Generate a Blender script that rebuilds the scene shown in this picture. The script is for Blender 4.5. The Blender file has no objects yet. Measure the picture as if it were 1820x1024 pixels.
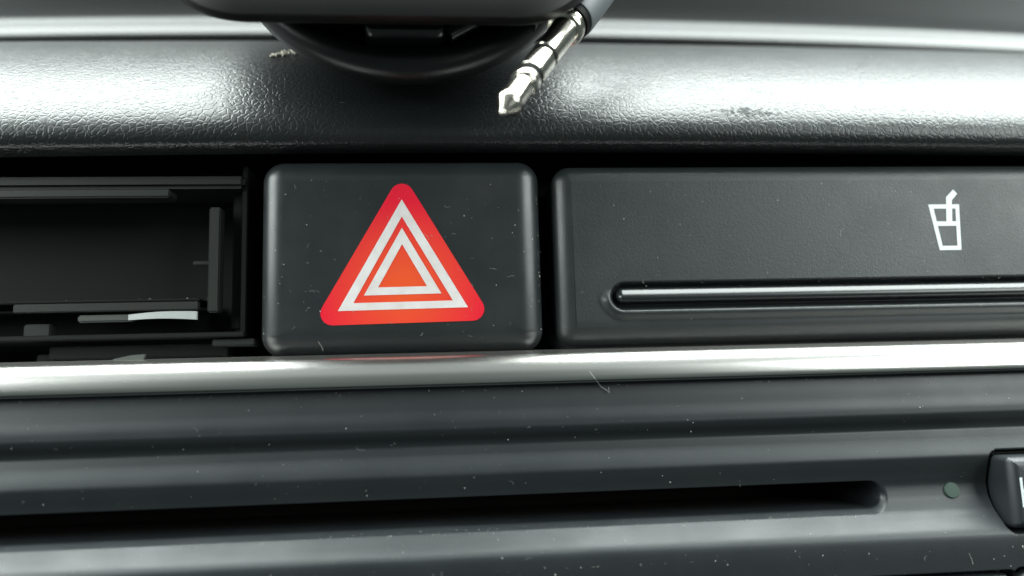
import bpy, bmesh, math, random
from mathutils import Vector, Matrix, noise

MM = 0.001                       # everything below is written in millimetres
SC = bpy.context.scene
COL = SC.collection
random.seed(7)

# ------------------------------------------------------------------ camera
cam_d = bpy.data.cameras.new("camera")
cam = bpy.data.objects.new("camera", cam_d)
COL.objects.link(cam)
RIGHT = Vector((0.99591375, -0.0855835, -0.0288317))
UP = Vector((0.01704774, -0.13535399, 0.99065063))
BACK = Vector((-0.08868584, -0.9870941, -0.13334189))
CAM_MM = Vector((-9.2233, -102.6578, -13.8676))
M = Matrix((RIGHT, UP, BACK)).transposed().to_4x4()
M.translation = CAM_MM * MM
cam.matrix_world = M
cam_d.sensor_width = 36.0
cam_d.lens = 36.0 * 1415.0 / 1820.0
cam_d.clip_start = 0.005
cam_d.clip_end = 20.0
cam_d.dof.use_dof = True
cam_d.dof.focus_distance = 0.1035
cam_d.dof.aperture_fstop = 11.0
SC.camera = cam

# ------------------------------------------------------------------ light
world = bpy.data.worlds.new("World")
SC.world = world
world.use_nodes = True
wb = world.node_tree.nodes["Background"]
wb.inputs[0].default_value = (0.74, 0.94, 0.90, 1)
wb.inputs[1].default_value = 0.15


def area(name, loc, target, sx, sy, power, color=(0.915, 1.0, 0.972)):
    d = bpy.data.lights.new(name, 'AREA')
    d.shape = 'RECTANGLE'
    d.size, d.size_y = sx * MM, sy * MM
    d.energy = power
    d.color = color
    o = bpy.data.objects.new(name, d)
    COL.objects.link(o)
    o.location = Vector(loc) * MM
    o.rotation_euler = (Vector(target) - Vector(loc)).to_track_quat('-Z', 'Y').to_euler()
    return o


area("windscreen_light", (0, -12, 620), (0, 5, 25), 1500, 385, 42)
area("left_window_light", (-590, -310, 240), (0, 0, 0), 420, 400, 6.5)
area("right_window_light", (580, -460, 230), (0, 0, 0), 500, 440, 6.5)
area("cabin_roof_light", (0, -330, 520), (0, 0, 0), 1400, 700, 1.1)

SC.view_settings.view_transform = 'Standard'
SC.view_settings.look = 'None'
SC.view_settings.exposure = 0.0
SC.view_settings.gamma = 1.0
SC.view_settings.use_curve_mapping = False
SC.cycles.use_denoising = True


# ------------------------------------------------------------------ materials
def mat(name, base, rough=0.5, metal=0.0, grain=None, relief=0.0, spec=0.5, rough_var=0.0,
        tint=None, tint_scale=120.0, coat=0.0, aniso=None):
    m = bpy.data.materials.new(name)
    m.use_nodes = True
    nt = m.node_tree
    b = nt.nodes["Principled BSDF"]
    b.inputs["Base Color"].default_value = (*base, 1)
    b.inputs["Roughness"].default_value = rough
    b.inputs["Metallic"].default_value = metal
    b.inputs["Specular IOR Level"].default_value = spec
    b.inputs["Coat Weight"].default_value = coat
    tc = nt.nodes.new("ShaderNodeTexCoord")
    if grain:
        n = nt.nodes.new("ShaderNodeTexNoise")
        n.inputs["Scale"].default_value = 1000.0 / grain
        n.inputs["Detail"].default_value = 3
        nt.links.new(tc.outputs["Object"], n.inputs["Vector"])
        bp = nt.nodes.new("ShaderNodeBump")
        bp.inputs["Strength"].default_value = 1.0
        bp.inputs["Distance"].default_value = relief * MM
        nt.links.new(n.outputs["Fac"], bp.inputs["Height"])
        nt.links.new(bp.outputs["Normal"], b.inputs["Normal"])
    if rough_var:
        n2 = nt.nodes.new("ShaderNodeTexNoise")
        n2.inputs["Scale"].default_value = 130.0
        n2.inputs["Detail"].default_value = 8
        n2.inputs["Roughness"].default_value = 0.65
        nt.links.new(tc.outputs["Object"], n2.inputs["Vector"])
        mr = nt.nodes.new("ShaderNodeMapRange")
        mr.inputs[1].default_value = 0.3
        mr.inputs[2].default_value = 0.7
        mr.inputs[3].default_value = rough - rough_var
        mr.inputs[4].default_value = rough + rough_var
        nt.links.new(n2.outputs["Fac"], mr.inputs[0])
        nt.links.new(mr.outputs[0], b.inputs["Roughness"])
    if tint:
        n3 = nt.nodes.new("ShaderNodeTexNoise")
        n3.inputs["Scale"].default_value = tint_scale
        n3.inputs["Detail"].default_value = 9
        n3.inputs["Roughness"].default_value = 0.7
        nt.links.new(tc.outputs["Object"], n3.inputs["Vector"])
        cr = nt.nodes.new("ShaderNodeValToRGB")
        cr.color_ramp.elements[0].position = 0.38
        cr.color_ramp.elements[0].color = (*base, 1)
        cr.color_ramp.elements[1].position = 0.75
        cr.color_ramp.elements[1].color = (*tint, 1)
        nt.links.new(n3.outputs["Fac"], cr.inputs[0])
        nt.links.new(cr.outputs[0], b.inputs["Base Color"])
    return m


def leather_material():
    m = mat("leather", (0.012, 0.014, 0.0145), 0.40, spec=0.36)
    nt = m.node_tree
    b = nt.nodes["Principled BSDF"]
    tc = nt.nodes.new("ShaderNodeTexCoord")
    warp = nt.nodes.new("ShaderNodeTexNoise")
    warp.inputs["Scale"].default_value = 420
    warp.inputs["Detail"].default_value = 2
    nt.links.new(tc.outputs["Object"], warp.inputs["Vector"])
    sub = nt.nodes.new("ShaderNodeVectorMath"); sub.operation = 'SUBTRACT'
    sub.inputs[1].default_value = (0.5, 0.5, 0.5)
    nt.links.new(warp.outputs["Color"], sub.inputs[0])
    scl = nt.nodes.new("ShaderNodeVectorMath"); scl.operation = 'SCALE'
    scl.inputs["Scale"].default_value = 0.0014
    nt.links.new(sub.outputs[0], scl.inputs[0])
    add = nt.nodes.new("ShaderNodeVectorMath"); add.operation = 'ADD'
    nt.links.new(tc.outputs["Object"], add.inputs[0])
    nt.links.new(scl.outputs[0], add.inputs[1])
    v = nt.nodes.new("ShaderNodeTexVoronoi")
    v.feature = 'DISTANCE_TO_EDGE'
    v.inputs["Scale"].default_value = 1200
    nt.links.new(add.outputs[0], v.inputs["Vector"])
    mr = nt.nodes.new("ShaderNodeMapRange")
    mr.interpolation_type = 'SMOOTHSTEP'
    mr.inputs[1].default_value = 0.0
    mr.inputs[2].default_value = 0.20
    nt.links.new(v.outputs["Distance"], mr.inputs[0])
    n = nt.nodes.new("ShaderNodeTexNoise")
    n.inputs["Scale"].default_value = 900
    n.inputs["Detail"].default_value = 6
    n.inputs["Roughness"].default_value = 0.65
    nt.links.new(tc.outputs["Object"], n.inputs["Vector"])
    mx = nt.nodes.new("ShaderNodeMath"); mx.operation = 'MULTIPLY_ADD'
    mx.inputs[1].default_value = 1.5
    nt.links.new(n.outputs["Fac"], mx.inputs[0])
    nt.links.new(mr.outputs[0], mx.inputs[2])
    bp = nt.nodes.new("ShaderNodeBump")
    bp.inputs["Distance"].default_value = 0.030 * MM
    bp.inputs["Strength"].default_value = 0.75
    nt.links.new(mx.outputs[0], bp.inputs["Height"])
    nt.links.new(bp.outputs["Normal"], b.inputs["Normal"])
    n2 = nt.nodes.new("ShaderNodeTexNoise")
    n2.inputs["Scale"].default_value = 160
    n2.inputs["Detail"].default_value = 6
    nt.links.new(tc.outputs["Object"], n2.inputs["Vector"])
    r2 = nt.nodes.new("ShaderNodeMapRange")
    r2.inputs[3].default_value = 0.28
    r2.inputs[4].default_value = 0.40
    nt.links.new(n2.outputs["Fac"], r2.inputs[0])
    nt.links.new(r2.outputs[0], b.inputs["Roughness"])
    # worn spot where the surface film has flaked off in dull pits
    sep = nt.nodes.new("ShaderNodeVectorMath"); sep.operation = 'MULTIPLY'
    sep.inputs[1].default_value = (0.16, 0.0, 1.0)
    nt.links.new(tc.outputs["Object"], sep.inputs[0])
    ds = nt.nodes.new("ShaderNodeVectorMath"); ds.operation = 'DISTANCE'
    ds.inputs[1].default_value = (0.0330 * 0.16, 0.0, 0.0240)
    nt.links.new(sep.outputs[0], ds.inputs[0])
    mk = nt.nodes.new("ShaderNodeMapRange")
    mk.inputs[1].default_value = 0.0002
    mk.inputs[2].default_value = 0.0019
    mk.inputs[3].default_value = 0.16
    mk.inputs[4].default_value = -0.22
    nt.links.new(ds.outputs["Value"], mk.inputs[0])
    n4 = nt.nodes.new("ShaderNodeTexNoise")
    n4.inputs["Scale"].default_value = 1500
    n4.inputs["Detail"].default_value = 3
    nt.links.new(tc.outputs["Object"], n4.inputs["Vector"])
    sm = nt.nodes.new("ShaderNodeMath"); sm.operation = 'ADD'
    nt.links.new(n4.outputs["Fac"], sm.inputs[0])
    nt.links.new(mk.outputs[0], sm.inputs[1])
    st = nt.nodes.new("ShaderNodeMapRange")
    st.inputs[1].default_value = 0.53
    st.inputs[2].default_value = 0.66
    st.inputs[3].default_value = 0.36
    st.inputs[4].default_value = 0.08
    nt.links.new(sm.outputs[0], st.inputs[0])
    nt.links.new(st.outputs[0], b.inputs["Specular IOR Level"])
    return m


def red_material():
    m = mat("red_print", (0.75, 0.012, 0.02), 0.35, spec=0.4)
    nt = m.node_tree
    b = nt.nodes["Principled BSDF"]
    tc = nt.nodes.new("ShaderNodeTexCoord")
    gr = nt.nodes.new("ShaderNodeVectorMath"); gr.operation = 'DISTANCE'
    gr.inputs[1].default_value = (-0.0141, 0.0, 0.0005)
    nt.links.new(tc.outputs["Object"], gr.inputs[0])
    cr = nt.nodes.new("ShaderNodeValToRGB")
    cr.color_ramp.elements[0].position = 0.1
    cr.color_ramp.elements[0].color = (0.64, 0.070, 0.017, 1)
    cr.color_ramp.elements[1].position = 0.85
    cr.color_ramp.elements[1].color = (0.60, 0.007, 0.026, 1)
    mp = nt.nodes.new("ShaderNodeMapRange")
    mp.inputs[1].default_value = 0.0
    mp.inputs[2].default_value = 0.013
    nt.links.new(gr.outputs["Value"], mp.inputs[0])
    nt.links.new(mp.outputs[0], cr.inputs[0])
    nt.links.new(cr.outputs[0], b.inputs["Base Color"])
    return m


MAT = dict(
    leather=leather_material(),
    button=mat("soft_black_plastic", (0.0125, 0.0150, 0.0160), 0.34, grain=0.10, relief=0.006, rough_var=0.06),
    fascia=mat("grained_black_plastic", (0.0125, 0.0155, 0.0160), 0.40, grain=0.16, relief=0.03, rough_var=0.06),
    radio=mat("satin_radio_plastic", (0.0115, 0.0140, 0.0160), 0.45, grain=0.14, relief=0.014, rough_var=0.05),
    dark=mat("dark_inner_plastic", (0.0045, 0.0052, 0.0048), 0.6, spec=0.15, grain=0.3, relief=0.01),
    bracket=mat("bracket_plastic", (0.012, 0.0135, 0.012), 0.45, spec=0.35, grain=0.3, relief=0.01),
    dash=mat("smooth_dash_vinyl", (0.009, 0.0105, 0.0105), 0.30, spec=0.2, grain=0.4, relief=0.01),
    alu=mat("brushed_aluminium", (0.56, 0.545, 0.525), 0.27, metal=1.0),
    mount=mat("mount_plastic", (0.005, 0.0056, 0.0056), 0.45, spec=0.28, grain=0.15, relief=0.006),
    gloss=mat("mount_gloss_plastic", (0.008, 0.009, 0.010), 0.38, spec=0.35),
    nickel=mat("nickel_plating", (0.56, 0.53, 0.47), 0.17, metal=1.0),
    insul=mat("black_insulator", (0.004, 0.004, 0.004), 0.6, spec=0.05),
    rubber=mat("grey_rubber", (0.075, 0.085, 0.09), 0.55, grain=0.2, relief=0.008),
    white=mat("white_print", (0.61, 0.58, 0.575), 0.45, tint=(0.50, 0.44, 0.43), tint_scale=260),
    symbol=mat("white_symbol_print", (0.56, 0.60, 0.60), 0.45),
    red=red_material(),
    strip=mat("white_plastic_strip", (0.30, 0.315, 0.31), 0.4),
    felt=mat("slot_felt", (0.018, 0.0145, 0.013), 0.95, spec=0.05, grain=0.15, relief=0.05),
    bar=mat("smooth_black_plastic", (0.011, 0.013, 0.0135), 0.27),
    grey_piece=mat("dull_grey_plastic", (0.045, 0.05, 0.045), 0.5),
    led=mat("green_lens", (0.028, 0.052, 0.040), 0.5, spec=0.3, grain=0.2, relief=0.01),
    dust=mat("dust", (0.32, 0.32, 0.30), 0.9),
    crumb=mat("crumb", (0.50, 0.46, 0.38), 0.9, tint=(0.75, 0.72, 0.65), tint_scale=900),
)


# ------------------------------------------------------------------ mesh helpers
def build(name, verts, faces, material, parent=None, smooth=True, sharp=None, label=None, cat=None, group=None, kind=None):
    me = bpy.data.meshes.new(name)
    me.from_pydata([tuple(c * MM for c in v) for v in verts], [], faces)
    me.materials.append(MAT[material])
    bm = bmesh.new(); bm.from_mesh(me)
    bmesh.ops.delete(bm, geom=[v for v in bm.verts if not v.link_faces], context='VERTS')
    bmesh.ops.remove_doubles(bm, verts=bm.verts, dist=1e-7)
    bmesh.ops.recalc_face_normals(bm, faces=bm.faces)
    bm.to_mesh(me); bm.free()
    for p in me.polygons:
        p.use_smooth = smooth
    if smooth:
        me.set_sharp_from_angle(angle=math.radians(sharp if sharp else 40))
    o = bpy.data.objects.new(name, me)
    COL.objects.link(o)
    if parent is not None:
        o.parent = parent
    return tag(o, label, cat, group, kind)


def tag(o, label=None, cat=None, group=None, kind=None):
    if label: o["label"] = label
    if cat: o["category"] = cat
    if group: o["group"] = group
    if kind: o["kind"] = kind
    return o


def thing(name, label, cat, loc=(0, 0, 0), group=None):
    # the Empty sits in the middle of the thing; children keep their millimetre coordinates
    o = bpy.data.objects.new(name, None)
    o.empty_display_size = 0.005
    COL.objects.link(o)
    return tag(o, label, cat, group)


def rrect(x0, x1, z0, z1, r, n=10):
    pts = []
    r = max(r, 1e-4)
    for cx, cz, a0 in ((x1 - r, z1 - r, 0), (x0 + r, z1 - r, 90), (x0 + r, z0 + r, 180), (x1 - r, z0 + r, 270)):
        for i in range(n + 1):
            a = math.radians(a0 + 90.0 * i / n)
            pts.append((cx + r * math.cos(a), cz + r * math.sin(a)))
    return pts


def slab_rings(x0, x1, z0, z1, rc, prof, n=10, cap_front=True, cap_back=False):
    """prof: list of (inset, y) from back to front"""
    V, F = [], []
    for ins, y in prof:
        for (x, z) in rrect(x0 + ins, x1 - ins, z0 + ins, z1 - ins, max(rc - ins, 0.01), n):
            V.append((x, y, z))
    k = 4 * (n + 1)
    for i in range(len(prof) - 1):
        for j in range(k):
            a, b = i * k + j, i * k + (j + 1) % k
            F.append((a, b, b + k, a + k))
    if cap_front:
        F.append(tuple(range((len(prof) - 1) * k, len(prof) * k)))
    if cap_back:
        F.append(tuple(range(k))[::-1])
    return V, F


def fillet(r, y_face, steps=8, back=10.0, ratio=1.0):
    """profile (inset,y) : straight wall then a rounded edge up to the face"""
    p = [(0.0, y_face + back), (0.0, y_face + r * ratio)]
    for i in range(1, steps + 1):
        a = math.pi / 2 * i / steps
        p.append((r * (1 - math.cos(a)), y_face + r * ratio * (1 - math.sin(a))))
    return p


def box(name, x0, x1, y0, y1, z0, z1, material, parent=None, bev=0.2, **kw):
    """box with chamfered edges"""
    bm = bmesh.new()
    bmesh.ops.create_cube(bm, size=1.0)
    for v in bm.verts:
        v.co = Vector((x0 + (v.co.x + .5) * (x1 - x0), y0 + (v.co.y + .5) * (y1 - y0), z0 + (v.co.z + .5) * (z1 - z0)))
    bmesh.ops.bevel(bm, geom=list(bm.edges), offset=bev, segments=2, affect='EDGES')
    bm.verts.index_update()
    V = [tuple(v.co) for v in bm.verts]
    F = [tuple(v.index for v in f.verts) for f in bm.faces]
    bm.free()
    return build(name, V, F, material, parent, **kw)


def extrude_x(prof, xs, bow=0.0, bowy=0.0):
    V, F = [], []
    n = len(prof)
    for x in xs:
        for (y, z) in prof:
            V.append((x, y + bowy * x * x, z - bow * x * x))
    for i in range(len(xs) - 1):
        for j in range(n - 1):
            a = i * n + j
            F.append((a, a + 1, a + n + 1, a + n))
    return V, F


def lathe(prof, origin, axis, n=48):
    """prof: (distance along axis, radius)"""
    axis = Vector(axis).normalized()
    u = axis.orthogonal().normalized()
    w = axis.cross(u)
    o = Vector(origin)
    V, F = [], []
    for (t, r) in prof:
        for i in range(n):
            a = 2 * math.pi * i / n
            V.append(tuple(o + axis * t + (u * math.cos(a) + w * math.sin(a)) * max(r, 1e-4)))
    for k in range(len(prof) - 1):
        for i in range(n):
            a, b = k * n + i, k * n + (i + 1) % n
            F.append((a, b, b + n, a + n))
    F.append(tuple(range(n)))
    F.append(tuple(range((len(prof) - 1) * n, len(prof) * n)))
    return V, F


def tube(points, r, n=6, V=None, F=None, taper=False):
    V = [] if V is None else V
    F = [] if F is None else F
    pts = [Vector(p) for p in points]
    base = len(V)
    for i, p in enumerate(pts):
        d = (pts[min(i + 1, len(pts) - 1)] - pts[max(i - 1, 0)]).normalized()
        u = d.orthogonal().normalized() if i == 0 else (u - d * u.dot(d)).normalized()
        w = d.cross(u)
        rr = r * (1.0 if not taper else 0.45 + 0.55 * math.sin(math.pi * (i + .5) / len(pts)))
        for k in range(n):
            a = 2 * math.pi * k / n
            V.append(tuple(p + (u * math.cos(a) + w * math.sin(a)) * rr))
    for i in range(len(pts) - 1):
        for k in range(n):
            a, b = base + i * n + k, base + i * n + (k + 1) % n
            F.append((a, b, b + n, a + n))
    F.append(tuple(range(base, base + n)))
    F.append(tuple(range(base + (len(pts) - 1) * n, base + len(pts) * n)))
    return V, F


def smoothstep(a, b, x):
    t = min(1.0, max(0.0, (x - a) / (b - a)))
    return t * t * (3 - 2 * t)


def frange(a, b, n):
    return [a + (b - a) * i / n for i in range(n + 1)]


def walk(start, segs, sub=6):
    """surface profile from outward-normal elevations: segs = [(length, elevation at its end)], first item sets the start elevation"""
    y, z = start
    pts = [(y, z)]
    n0 = segs[0][1]
    for (ln, n1) in segs[1:]:
        for i in range(sub):
            n = math.radians(n0 + (n1 - n0) * (i + 0.5) / sub)
            y += math.sin(n) * ln / sub
            z += math.cos(n) * ln / sub
            pts.append((y, z))
        n0 = n1
    return pts


def heightfield(xs, zs, fn):
    V, F = [], []
    m = len(zs)
    for x in xs:
        for z in zs:
            V.append((x, fn(x, z), z))
    for i in range(len(xs) - 1):
        for j in range(m - 1):
            a = i * m + j
            F.append((a, a + 1, a + m + 1, a + m))
    return V, F


X_LONG = frange(-150, 160, 62)

# ------------------------------------------------------------------ setting: dashboard behind and recess
dash_prof = walk((58.0, 59.3), [(0, -40), (2.2, -10), (1.2, 28), (2.4, 38), (1.8, 44), (1.0, 34), (1.4, 12), (4, 5), (50, 8)], 6)
V, F = extrude_x(dash_prof, X_LONG, bow=1.5e-4)
build("dashboard_top", V, F, "dash", kind="structure")

V, F = extrude_x([(60, -12), (30, -12), (16, -12), (16, -11), (16, 38), (16, 39), (18, 39)], X_LONG)
build("dashboard_recess", V, F, "dark", kind="structure")

# padded leather roll
roll = walk((1.55, 18.75), [(0, -76), (1.8, -66), (1.3, -20), (1.2, 8), (1.2, 22), (1.8, 30), (4.5, 38), (5.5, 44),
                          (6, 50), (5.5, 55), (6, 60), (5, 65), (3, 75), (5.0, 110), (8.0, 175)], 8)
V, F = extrude_x(roll, frange(-150, 160, 124), bow=1.2e-4)
build("padded_roll", V, F, "leather", label="black leather grained padded roll along the dashboard above the buttons", cat="dashboard")

# ------------------------------------------------------------------ aluminium trim
tr = walk((-5.7, -12.3), [(0, -40), (0.25, -10), (0.4, 4), (0.9, 16), (0.9, 30), (0.7, 42), (0.5, 52), (0.35, 64), (0.2, 80), (8.0, 87)], 8)
V, F = extrude_x(tr, X_LONG)
build("metal_trim", V, F, "alu", label="thin satin aluminium trim strip below the hazard button", cat="trim strip")

# ------------------------------------------------------------------ hazard button
def roll_under(v, z0, k):
    """the lower part of the face rolls back towards the trim"""
    x, y, z = v
    return (x, y + k * max(0.0, z0 - z) ** 2, z)


hz = thing("hazard_button", "black hazard light button with red warning triangle", "button")
BX0, BX1, BZ0, BZ1 = -32.35, 4.1, -8.3, 17.5
prof = fillet(3.0, 0.0, 12, back=12.0, ratio=0.8) + [(3.1, -0.002), (3.4, -0.004), (3.8, -0.006), (4.3, -0.01), (5.0, -0.015), (7, -0.02), (10, -0.02), (12.6, -0.02)]
V, F = slab_rings(BX0, BX1, BZ0, BZ1, 2.8, prof, 10)
V = [roll_under(v, -4.5, 0.075) for v in V]
build("button_cap", V, F, "button", hz)


def tri_poly(apex, bl, br, r, n=8):
    P = [Vector(apex), Vector(bl), Vector(br)]
    out = []
    for i in range(3):
        p, a, b = P[i], (P[i - 1] - P[i]).normalized(), (P[(i + 1) % 3] - P[i]).normalized()
        half = a.angle(b) / 2
        if r < 1e-3:
            out.append(tuple(p)); continue
        d = r / math.tan(half)
        c = p + (a + b).normalized() * (r / math.sin(half))
        s, e = p + a * d - c, p + b * d - c
        ang = math.atan2(s.x * e.y - s.y * e.x, s.dot(e))
        for k in range(n + 1):
            t = ang * k / n
            out.append(tuple(c + Vector((s.x * math.cos(t) - s.y * math.sin(t), s.x * math.sin(t) + s.y * math.cos(t)))))
    return out


def plate(poly, y, th):
    n = len(poly)
    V = [(x, y, z) for x, z in poly] + [(x, y + th, z) for x, z in poly]
    F = [tuple(range(n))] + [(i, (i + 1) % n, (i + 1) % n + n, i + n) for i in range(n)]
    return V, F


def ring_plate(outer, inner, y, th):
    n = len(outer)
    V = [(x, y, z) for x, z in outer] + [(x, y, z) for x, z in inner] + [(x, y + th, z) for x, z in outer] + [(x, y + th, z) for x, z in inner]
    F = []
    for i in range(n):
        j = (i + 1) % n
        F += [(i, j, n + j, n + i), (i, 2 * n + i, 2 * n + j, j), (n + i, n + j, 3 * n + j, 3 * n + i)]
    return V, F


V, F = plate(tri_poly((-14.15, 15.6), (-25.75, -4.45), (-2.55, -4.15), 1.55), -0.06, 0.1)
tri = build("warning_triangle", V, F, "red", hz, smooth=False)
o1 = [(-14.17, 11.95), (-22.4, -2.6), (-5.8, -2.42)]
i1 = [(-14.18, 9.67), (-20.45, -1.62), (-7.73, -1.5)]
o2 = [(-14.18, 8.15), (-19.1, -0.66), (-9.2, -0.55)]
i2 = [(-14.18, 6.0), (-17.3, 0.36), (-11.03, 0.42)]
for o_, i_ in ((o1, i1), (o2, i2)):
    V, F = ring_plate(o_, i_, -0.09, 0.04)
    build("triangle_outline", V, F, "white", tri, smooth=False)

V, F = plate([(-0.9, -0.25), (0.8, -0.35), (1.0, 0.0), (0.4, 0.2), (-0.3, 0.12), (-0.8, 0.3)], 0, 0.05)
V = [(BX0 - 0.03 + y, 3.1 + z, -4.9 + x * 1.1) for x, y, z in V]
build("paint_fleck", V, F, "red", hz, smooth=False)

# ------------------------------------------------------------------ drink holder panel
dp = thing("cup_holder_panel", "wide black cup holder cover with white drink cup symbol", "cover")
DX0, DX1, DZ0, DZ1 = 6.0, 110.0, -7.75, 16.7
DY = 0.25
prof = fillet(2.4, DY, 9, back=12.0, ratio=0.8)
V, F = slab_rings(DX0, DX1, DZ0, DZ1, 2.41, prof, 8, cap_front=False)
GZ, GH, GX = -1.30, 1.95, 14.9


def capsule(x, z, x0, zc, h):
    dx = max(0.0, x0 - x)
    return math.hypot(dx, z - zc) - h


def drink_y(x, z):
    d = capsule(x, z, GX, GZ, GH)
    zz = z - GZ
    g = smoothstep(0.05, -0.8, d) * 1.2
    lip = -0.55 * smoothstep(1.5, 0.3, d) * smoothstep(-0.5, 0.25, d) * smoothstep(1.0, -0.8, zz)
    return DY + g + lip


gx = [DX0 + 2.4] + frange(9.5, 11.5, 4) + frange(11.7, 19, 60) + frange(20, 107.6, 60)
gz = [DZ0 + 2.4] + frange(-5.2, -4.2, 6) + frange(-4.1, 1.8, 66) + frange(2.2, 3.5, 4) + [8.0, DZ1 - 2.4]
V2, F2 = heightfield(gx, gz, drink_y)
n0 = len(V)
V += V2
F += [tuple(i + n0 for i in f) for f in F2]
V = [roll_under(v, -4.3, 0.075) for v in V]
build("fascia", V, F, "fascia", dp, sharp=60)
# raised grip bar inside the groove
pts = [(GX - 0.75 + 0.0, 0.95, GZ + 0.10)]
V, F = [], []
bar_sec = [(1.1, 1.05), (0.75, 1.02), (0.62, 0.95), (0.36, 0.60), (0.08, 0.22), (-0.08, -0.02), (-0.18, -0.25), (-0.14, -0.55), (0.0, -0.8), (0.25, -1.0), (0.7, -1.1), (1.1, -1.12)]
secs = []
for i in range(9):
    a = math.pi / 2 * i / 8
    secs.append((GX - 0.1 - 0.95 * math.cos(a), max(0.03, math.sin(a))))
secs += [(20, 1), (50, 1), (108, 1)]
ns = len(bar_sec)
for (x, sc_) in secs:
    for (by, bz) in bar_sec:
        V.append((x, 1.1 + (by - 1.1) * sc_, GZ + 0.12 + bz * sc_))
for i in range(len(secs) - 1):
    for k in range(ns):
        a, b = i * ns + k, i * ns + (k + 1) % ns
        F.append((a, b, b + ns, a + ns))
F.append(tuple(range(ns)))
build("grip_bar", V, F, "bar", dp)


# printed cup symbol: corner points read in a 1170 x 1024 grid over the symbol
def cup_pt(X, Y):
    u, v = (X - 372) / (775 - 372), (Y - 318) / (912 - 318)
    return (58.52 + u * 4.52 + v * -0.25, DY - 0.03, 10.75 - v * 6.45)


quads = {
    "cup_side": [(372, 318), (428, 318), (535, 912), (485, 912)],
    "cup_side.001": [(725, 318), (775, 318), (768, 912), (718, 912)],
    "cup_rim": [(428, 318), (725, 318), (725, 372), (438, 372)],
    "liquid_line": [(468, 540), (722, 540), (721, 598), (479, 598)],
    "cup_base": [(525, 858), (719, 858), (718, 912), (535, 912)],
    "straw": [(603, 372), (680, 372), (672, 540), (595, 540)],
    "straw.001": [(607, 318), (612, 222), (710, 122), (760, 178), (686, 262), (680, 318)],
}
V, F = [], []
for q in quads.values():
    b0 = len(V)
    V += [cup_pt(*p) for p in q]
    F.append(tuple(range(b0, b0 + len(q))))
build("cup_symbol", V, F, "symbol", dp, smooth=False)

# ------------------------------------------------------------------ empty switch slot on the left
sl = thing("empty_switch_slot", "empty dark switch slot left of the hazard button", "slot")
box("back_plate", -90, -36.2, 13.0, 14.0, -6.0, 18.0, "dark", sl)
box("top_flange", -90, -35.3, 4.0, 12.9, 14.75, 16.45, "bracket", sl, bev=0.5)
box("slide_rail", -90, -44.6, 3.0, 6.0, 13.25, 14.35, "bracket", sl)
box("side_post", -39.8, -38.3, 4.0, 6.2, -2.0, 12.1, "bracket", sl)
box("stop_tab", -42.2, -39.85, 5.5, 6.4, 4.55, 5.1, "bracket", sl, bev=0.1)
box("floor_ledge", -90, -40.8, 4.2, 12.5, -0.42, -0.05, "dark", sl, bev=0.12)
box("floor_ledge", -64.0, -40.9, 4.0, 5.0, -1.6, -0.5, "bracket", sl, bev=0.12)
box("grey_piece", -56.2, -49.2, 4.4, 5.6, -2.95, -2.0, "grey_piece", sl, bev=0.2)  # duller grey piece continuing the strip to the left
box("catch", -63.6, -60.2, 6.0, 8.0, -4.6, -2.9, "bracket", sl, bev=0.2)
box("lower_rail", -90, -34.6, 2.2, 12.0, -5.4, -4.75, "dark", sl, bev=0.12)
box("lower_bar", -60.5, -37.6, 6.5, 9.0, -7.6, -5.9, "bracket", sl, bev=0.15)
box("lower_bar", -38.8, -33.4, 3.0, 6.0, -6.5, -5.6, "bracket", sl, bev=0.15)
box("lower_bar", -62.5, -57.9, 7.5, 9.5, -10.5, -6.8, "bracket", sl, bev=0.15)
box("side_frame", -37.4, -35.7, 6.5, 8.0, -4.4, 16.6, "dark", sl, bev=0.5)
box("side_wall", -35.8, -35.0, 5.0, 13.0, -5.0, 18.0, "dark", sl, bev=0.15)

# white strip lying in the slot: bent slightly
V, F = [], []
xs = frange(-49.8, -40.9, 12)
for x in xs:
    t = (x + 49.8) / 8.9
    z = -2.42 + 0.16 * math.sin(math.pi * t)
    y = 3.4 + 0.9 * (1 - t) ** 2
    hw = 0.36 + 0.18 * t
    for dy, dz in ((0, -hw), (0, hw), (.5, hw), (.5, -hw)):
        V.append((x, y + dy, z + dz))
for i in range(len(xs) - 1):
    for k in range(4):
        a, b = i * 4 + k, i * 4 + (k + 1) % 4
        F.append((a, b, b + 4, a + 4))
F += [(0, 1, 2, 3), tuple(range(len(V) - 4, len(V)))]
build("plastic_strip", V, F, "strip", label="thin bent white plastic strip inside the empty slot", cat="plastic strip", smooth=True, sharp=30)

V, F = plate([(-51.4, -8.55), (-46.6, -8.4), (-46.3, -7.45), (-48.0, -7.55), (-50.0, -7.95)], 0.9, 0.5)
build("plastic_chip", V, F, "grey_piece", label="small pale chip lying on the metal trim below the empty slot", cat="chip", smooth=False)

# ------------------------------------------------------------------ radio
rd = thing("car_radio", "black radio faceplate with long disc slot below the metal trim", "radio")
knots = [(-12.495, 0.0), (-12.544, -3.4), (-12.66, -3.82), (-12.979, -4.05), (-13.996, -4.25), (-17.093, -5.15), (-17.626, -5.15), (-18.158, -4.92), (-19.417, -3.95), (-19.804, -3.82), (-20.143, -3.95), (-22.514, -4.95), (-23.095, -5.05), (-23.676, -4.9), (-25.612, -4.2), (-26.773, -3.92), (-27.935, -4.05), (-29.484, -4.75), (-30.452, -5.6), (-32.001, -7.15), (-32.485, -7.4), (-32.969, -7.44), (-37.228, -7.1), (-43.036, -6.7)]


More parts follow.
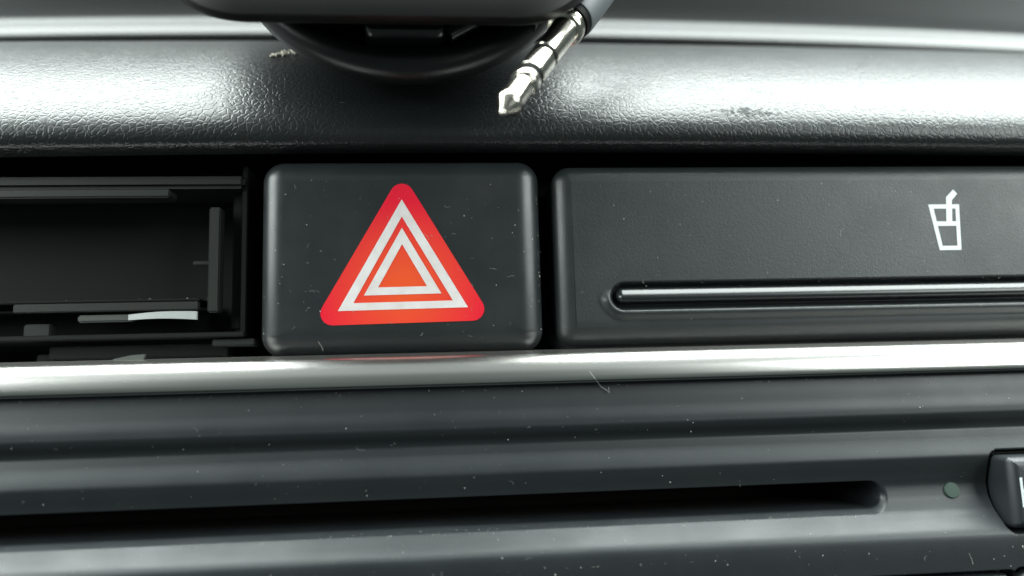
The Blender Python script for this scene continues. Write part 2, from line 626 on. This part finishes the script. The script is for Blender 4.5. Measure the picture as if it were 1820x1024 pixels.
def pchip(z):
    k = knots
    if z >= k[0][0]: return k[0][1]
    for i in range(len(k) - 1):
        if k[i][0] >= z >= k[i + 1][0]:
            h = k[i + 1][0] - k[i][0]
            def slope(j):
                if j <= 0 or j >= len(k) - 1: return 0.0
                a = (k[j][1] - k[j - 1][1]) / (k[j][0] - k[j - 1][0])
                b = (k[j + 1][1] - k[j][1]) / (k[j + 1][0] - k[j][0])
                return 0.0 if a * b <= 0 else 2 * a * b / (a + b)
            t = (z - k[i][0]) / h
            m0, m1 = slope(i) * h, slope(i + 1) * h
            return ((2 * t ** 3 - 3 * t ** 2 + 1) * k[i][1] + (t ** 3 - 2 * t ** 2 + t) * m0 +
                    (-2 * t ** 3 + 3 * t ** 2) * k[i + 1][1] + (t ** 3 - t ** 2) * m1)
    return k[-1][1]


SLZ, SLH, SLX = -27.548, 1.72, 43.992


def rr_sd(x, z, cx, cz, hx, hz, r):
    qx, qz = abs(x - cx) - hx + r, abs(z - cz) - hz + r
    return math.hypot(max(qx, 0), max(qz, 0)) + min(max(qx, qz), 0) - r


def radio_y(x, z):
    y = pchip(z)
    d = math.hypot(max(0.0, x - SLX), z - SLZ) - SLH
    if d < 1.6:
        # rim of the slot: the sheet is pulled level with its lower lip
        low = smoothstep(SLZ + 1.5, SLZ - 1.5, z)
        t = max(0.0, 0.65 - d)
        y += low * 1.25 * (math.sqrt(t * t + 0.012) - 0.11 if t > 0 else 0.0)
        y += 12.0 * smoothstep(0.0, -0.42, d)
    for (cx, cz, hx, hz, r) in HOLES:
        d = rr_sd(x, z, cx, cz, hx, hz, r)
        y += 2.5 * smoothstep(0.30, 0.0, d)
    return y


HOLES = [(74.454, -27.567, 14.4, 4.7, 0.9), (50.622, -41.368, 9.6, 4.35, 0.9), (69.789, -41.126000000000005, 9.6, 4.35, 0.9)]
fx = frange(-95, 40, 45) + frange(40.4, 48.4, 64) + frange(49, 58.4, 18) + frange(58.5, 62, 28) + frange(62.5, 110, 42)
fz = frange(-12.49, -13.2, 12) + frange(-13.3, -25.4, 70) + frange(-25.5, -30.4, 74) + frange(-30.5, -36.2, 36) + frange(-36.3, -38.4, 24) + frange(-38.8, -46, 8)
V, F = heightfield(fx, fz, radio_y)
slot_faces, plate_faces = [], []
for f in F:
    cx = sum(V[i][0] for i in f) / 4
    cz = sum(V[i][2] for i in f) / 4
    (slot_faces if math.hypot(max(0.0, cx - SLX), cz - SLZ) - SLH < -0.22 else plate_faces).append(f)
fp = build("faceplate", V, plate_faces, "radio", rd, sharp=75)
build("slot_lining", V, slot_faces, "felt", fp, sharp=75)
V, F = slab_rings(60.2, 88, -31.952, -23.192, 0.7, [(0, -1.2), (0, -4.8), (0.05, -7.0), (0.15, -7.4), (0.65, -7.93), (0.9, -8.07), (1.2, -8.1), (2.4, -8.12)], 6)
rb = build("radio_button", V, F, "radio", rd)
V, F = [], []
for q in ([(61.057, -25.709), (61.387, -25.709), (61.425, -29.29), (61.096, -29.29)], [(61.416, -27.161), (63.013, -27.161), (63.013, -27.548), (61.416, -27.548)],
          [(63.013, -25.709), (63.342, -25.709), (63.361, -29.29), (63.032, -29.29)]):
    b0 = len(V)
    V += [(x + 0.2, -8.15, z) for x, z in q]
    F.append((b0, b0 + 1, b0 + 2, b0 + 3))
build("button_letter", V, F, "symbol", rb, smooth=False)
for x0, x1, zt in ((41.62, 59.625, -37.567), (60.786, 78.888, -37.325)):
    V, F = slab_rings(x0, x1, zt - 7.2, zt + 0.3, 0.9, [(0, -2.0), (0, -6.5), (0.2, -7.05), (0.8, -7.6), (1.2, -7.7)], 6)
    build("radio_button", V, F, "radio", rd)
V, F = lathe([(2.0, 1.02), (0.12, 1.02), (0.0, 0.94), (-0.03, 0.5), (-0.03, 0.0)], (54.978, -4.220000000000001, -27.403), (0, 1, -0.2), 32)
build("indicator_lamp", V, F, "led", rd)

# ------------------------------------------------------------------ phone mount
pm = thing("phone_mount", "black plastic phone mount with round base above the hazard button", "phone mount")
ang = math.radians(20)
nrm = Vector((0, -math.cos(ang), math.sin(ang)))
upv = Vector((0, math.sin(ang), math.cos(ang)))
dc = Vector((-13.0, -9.0, 26.7)) + upv * 23.0
V, F = lathe([(-5.5, 0), (-5.5, 20.5), (-4.8, 22.0), (-3.6, 22.8), (-2.2, 23.0), (-1.0, 22.6), (-0.3, 21.9), (0, 21.0), (-0.35, 20.1),
              (-1.1, 19.4), (-2.0, 18.6), (-2.6, 16.5), (-2.8, 10), (-2.8, 0)], dc, nrm, 96)
build("round_base", V, F, "gloss", pm)


def on_disc(px, pz, h):
    return dc + Vector((1, 0, 0)) * px + upv * pz + nrm * h


def oriented_slab(name, x0, x1, z0, z1, rc, prof, origin, tilt, material, parent, n=10, lean=None):
    V, F = slab_rings(x0, x1, z0, z1, rc, prof, n, cap_back=True)
    if lean is None:
        R = Matrix.Rotation(-tilt, 3, 'X')
    else:      # side profile leans back while its underside rises towards the windscreen
        R = Matrix(((1, 0, 0), (0, 1, math.tan(tilt)), (0, math.tan(lean), 1)))
    V = [tuple(R @ Vector(v) + Vector(origin)) for v in V]
    return build(name, V, F, material, parent)


oriented_slab("stem", -5.2, 5.0, -19.2, 6, 1.2, [(0, 3), (0, -0.5), (.3, -1.1), (1.0, -1.4)], dc + nrm * 0.5, ang, "bar", pm)
V, F = tube([on_disc(5.2, -18.6, 0.6), on_disc(8, -16.9, 1.0), on_disc(10.5, -15.0, 1.2), on_disc(12.6, -13.3, 1.2)], 1.1, 12)
build("lock_lever", V, F, "bar", pm)
V, F = tube([on_disc(15.0, -15.4, -0.6), on_disc(16.0, -13.4, -0.2), on_disc(17.0, -10.0, 0.0)], 1.7, 12)
build("hinge_pin", V, F, "mount", pm)
BO = (-13.2, -19.0, 26.0)
bprof = [(6, 52), (3.2, 51.3), (1.2, 49.6), (0.3, 47.5), (0, 44), (0, 9.5), (0.35, 9.2), (0.35, 8.8), (0, 8.5), (0.1, 4.5), (0.8, 2.2), (2.0, 0.8), (4.0, 0.0), (8, -0.3)]
oriented_slab("cradle", -29.4, 25.0, 0.0, 118, 12.0, bprof, BO, math.radians(11), "mount", pm, 16, math.radians(34))  # depth extended out of view to block the windscreen light
oriented_slab("light_blocker", -17.0, 17.0, 24, 92, 8.0, [(2, 78), (0.5, 76), (0, 72), (0, 50)], BO, math.radians(11), "mount", pm, 8, math.radians(34))  # unseen block added behind the cradle to keep windscreen light off the roll

# ------------------------------------------------------------------ headphone plug
jk = thing("audio_plug", "nickel headphone jack plug hanging in front of the leather roll", "audio plug")
tip = Vector((-2.55, -21.5, 15.8))
base = Vector((6.6, -12.0, 30.4))
ax = (base - tip).normalized()


def seg(name, prof, material, n=48):
    V, F = lathe([(t * 1.49, r * 0.95) for t, r in prof], tip, ax, n)
    return build(name, V, F, material, jk, sharp=35)


k = 1.0
seg("plug_tip", [(0, 0.18), (0.08, 0.32), (0.2, 0.36), (0.3, 0.42), (1.12, 1.48), (1.3, 1.57), (1.6, 1.58), (2.0, 1.50), (3.4, 1.42), (3.95, 1.44), (4.05, 1.70), (4.15, 1.75), (4.8, 1.75), (4.85, 1.7)], "nickel")
seg("insulator", [(4.85, 1.66), (4.87, 1.73), (5.4, 1.73), (5.42, 1.66)], "insul")
seg("contact_ring", [(5.42, 1.68), (5.48, 1.75), (7.75, 1.75), (7.8, 1.68)], "nickel")
seg("insulator", [(7.8, 1.66), (7.82, 1.72), (8.3, 1.72), (8.32, 1.66)], "insul")
seg("sleeve", [(8.32, 1.68), (8.38, 1.75), (12.3, 1.75), (12.45, 1.85), (12.5, 2.3), (12.7, 2.45), (13.3, 2.45), (13.4, 2.4)], "nickel")
seg("handle_rim", [(13.4, 2.4), (13.45, 2.62), (14.2, 2.62), (14.25, 2.5)], "insul")
seg("handle", [(14.25, 2.45), (14.3, 2.75), (14.6, 2.85), (17.5, 2.95), (22, 3.0), (30, 2.8), (31, 1.6), (40, 1.5), (44, 1.5)], "rubber")

# ------------------------------------------------------------------ crumbs, lint and dust
ROLL = roll


def roll_point(z, x):
    for i in range(len(ROLL) - 1):
        (y0, z0), (y1, z1) = ROLL[i], ROLL[i + 1]
        if z0 <= z < z1:
            t = (z - z0) / (z1 - z0)
            return (x, y0 + (y1 - y0) * t, z - 1.2e-4 * x * x)
    return (x, ROLL[-1][0], ROLL[-1][1])


def speck(V, F, p, s):
    p = Vector(p)
    b0 = len(V)
    R = Matrix.Rotation(random.uniform(0, 6.28), 3, Vector((random.uniform(-1, 1), random.uniform(-1, 1), random.uniform(-1, 1.01))).normalized())
    for d in ((1, 0, 0), (-1, 0, 0), (0, 1, 0), (0, -1, 0), (0, 0, 1), (0, 0, -1)):
        V.append(tuple(p + R @ Vector(d) * s * random.uniform(0.5, 1.3)))
    for f in ((0, 2, 4), (2, 1, 4), (1, 3, 4), (3, 0, 4), (2, 0, 5), (1, 2, 5), (3, 1, 5), (0, 3, 5)):
        F.append(tuple(b0 + i for i in f))


V, F = [], []
for i in range(110):
    t = random.random()
    z = 36.3 + t * 1.8 + random.uniform(-.3, .3)
    p = Vector(roll_point(z, -33.0 + t * 5.5 + random.uniform(-.5, .5)))
    speck(V, F, p + Vector((0, -0.1, 0.1 + 0.75 * random.random() ** 2 * math.sin(3.1 * t))), random.uniform(0.1, 0.34))
build("crumb", V, F, "crumb", smooth=False, label="pale crumbly debris on the leather roll beside the phone mount", cat="debris")


def surf(kind):
    if kind == "button":
        x, z = random.uniform(-31, 3), random.uniform(-6.5, 15)
        return (x, -0.05, z)
    if kind == "edge":
        x = random.choice((-31.75, 3.7)) + random.uniform(-.15, .15)
        return (x, 1.2, random.uniform(-6, 13))
    if kind == "drink":
        x, z = random.uniform(8, 73), random.uniform(-5, 14)
        return (x, drink_y(x, z) - 0.02, z)
    if kind == "radio":
        x, z = random.uniform(-66, 70), random.uniform(-13, -38)
        y = radio_y(x, z)
        return (x, y - 0.03, z) if y < -3.4 else (x, radio_y(x, -34.0) - 0.03, -34.0)
    if kind == "lip":
        x = random.uniform(-40, 46)
        z = SLZ - SLH - 0.5 + random.uniform(-.4, .3)
        return (x, radio_y(x, z) - 0.03, z)
    if kind == "groove":
        x = random.uniform(14, 72)
        z = GZ + 1.35 + random.uniform(-.25, .35)
        return (x, drink_y(x, z) - 0.03, z)
    if kind == "seam":
        x = random.uniform(-66, 68)
        z = -12.85 - abs(random.gauss(0, .25))
        return (x, radio_y(x, z) - 0.02, z)
    if kind == "roll":
        return roll_point(random.uniform(19, 40), random.uniform(-66, 76))
    return (random.uniform(-64, -40), 4.6 + abs(random.gauss(0, 1.5)), 0.02)


V, F = [], []
for kind, n, s in (("button", 150, .042), ("edge", 110, .05), ("drink", 170, .035), ("radio", 420, .045), ("lip", 200, .045), ("roll", 160, .05), ("slot", 30, .06), ("groove", 60, .05), ("seam", 110, .04)):
    for i in range(n):
        speck(V, F, surf(kind), 1.1 * s * random.choice((.5, .6, .6, .7, .7, .8, .8, 1, 1.2, 1.5, 2.2)))
build("dust", V, F, "dust", smooth=False, kind="stuff", label="fine pale dust specks scattered over the panels", cat="dust")

V, F = [], []
for kind, n in (("button", 30), ("drink", 9), ("radio", 26), ("roll", 14), ("slot", 3), ("edge", 6)):
    for i in range(n):
        p = Vector(surf(kind))
        a = random.uniform(0, 6.28)
        c = random.uniform(-2.2, 2.2)
        ln = random.choice((.3, .4, .5, .5, .7, .7, .9, 1.4))
        pts = []
        for j in range(8):
            pts.append(p.copy())
            a += c / 7 + random.uniform(-.3, .3)
            p = p + Vector((math.cos(a), random.uniform(-.25, .15), math.sin(a))) * ln / 7
        tube(pts, random.choice((0.009, 0.011, 0.013, 0.018)), 4, V, F)
build("lint", V, F, "dust", kind="stuff", label="short pale lint fibres lying on the panels", cat="lint")
V, F = tube([(7.9, -5.2, -10.2), (8.25, -5.3, -10.35), (8.7, -5.75, -11.2), (9.3, -5.9, -12.1), (10.3, -4.4, -13.1), (11.0, -4.5, -13.6), (11.3, -4.6, -13.9), (11.25, -4.5, -13.2)], 0.035, 5)
build("lint_fibre", V, F, "dust", label="longest pale lint fibre hanging over the lower edge of the metal trim", cat="fibre")
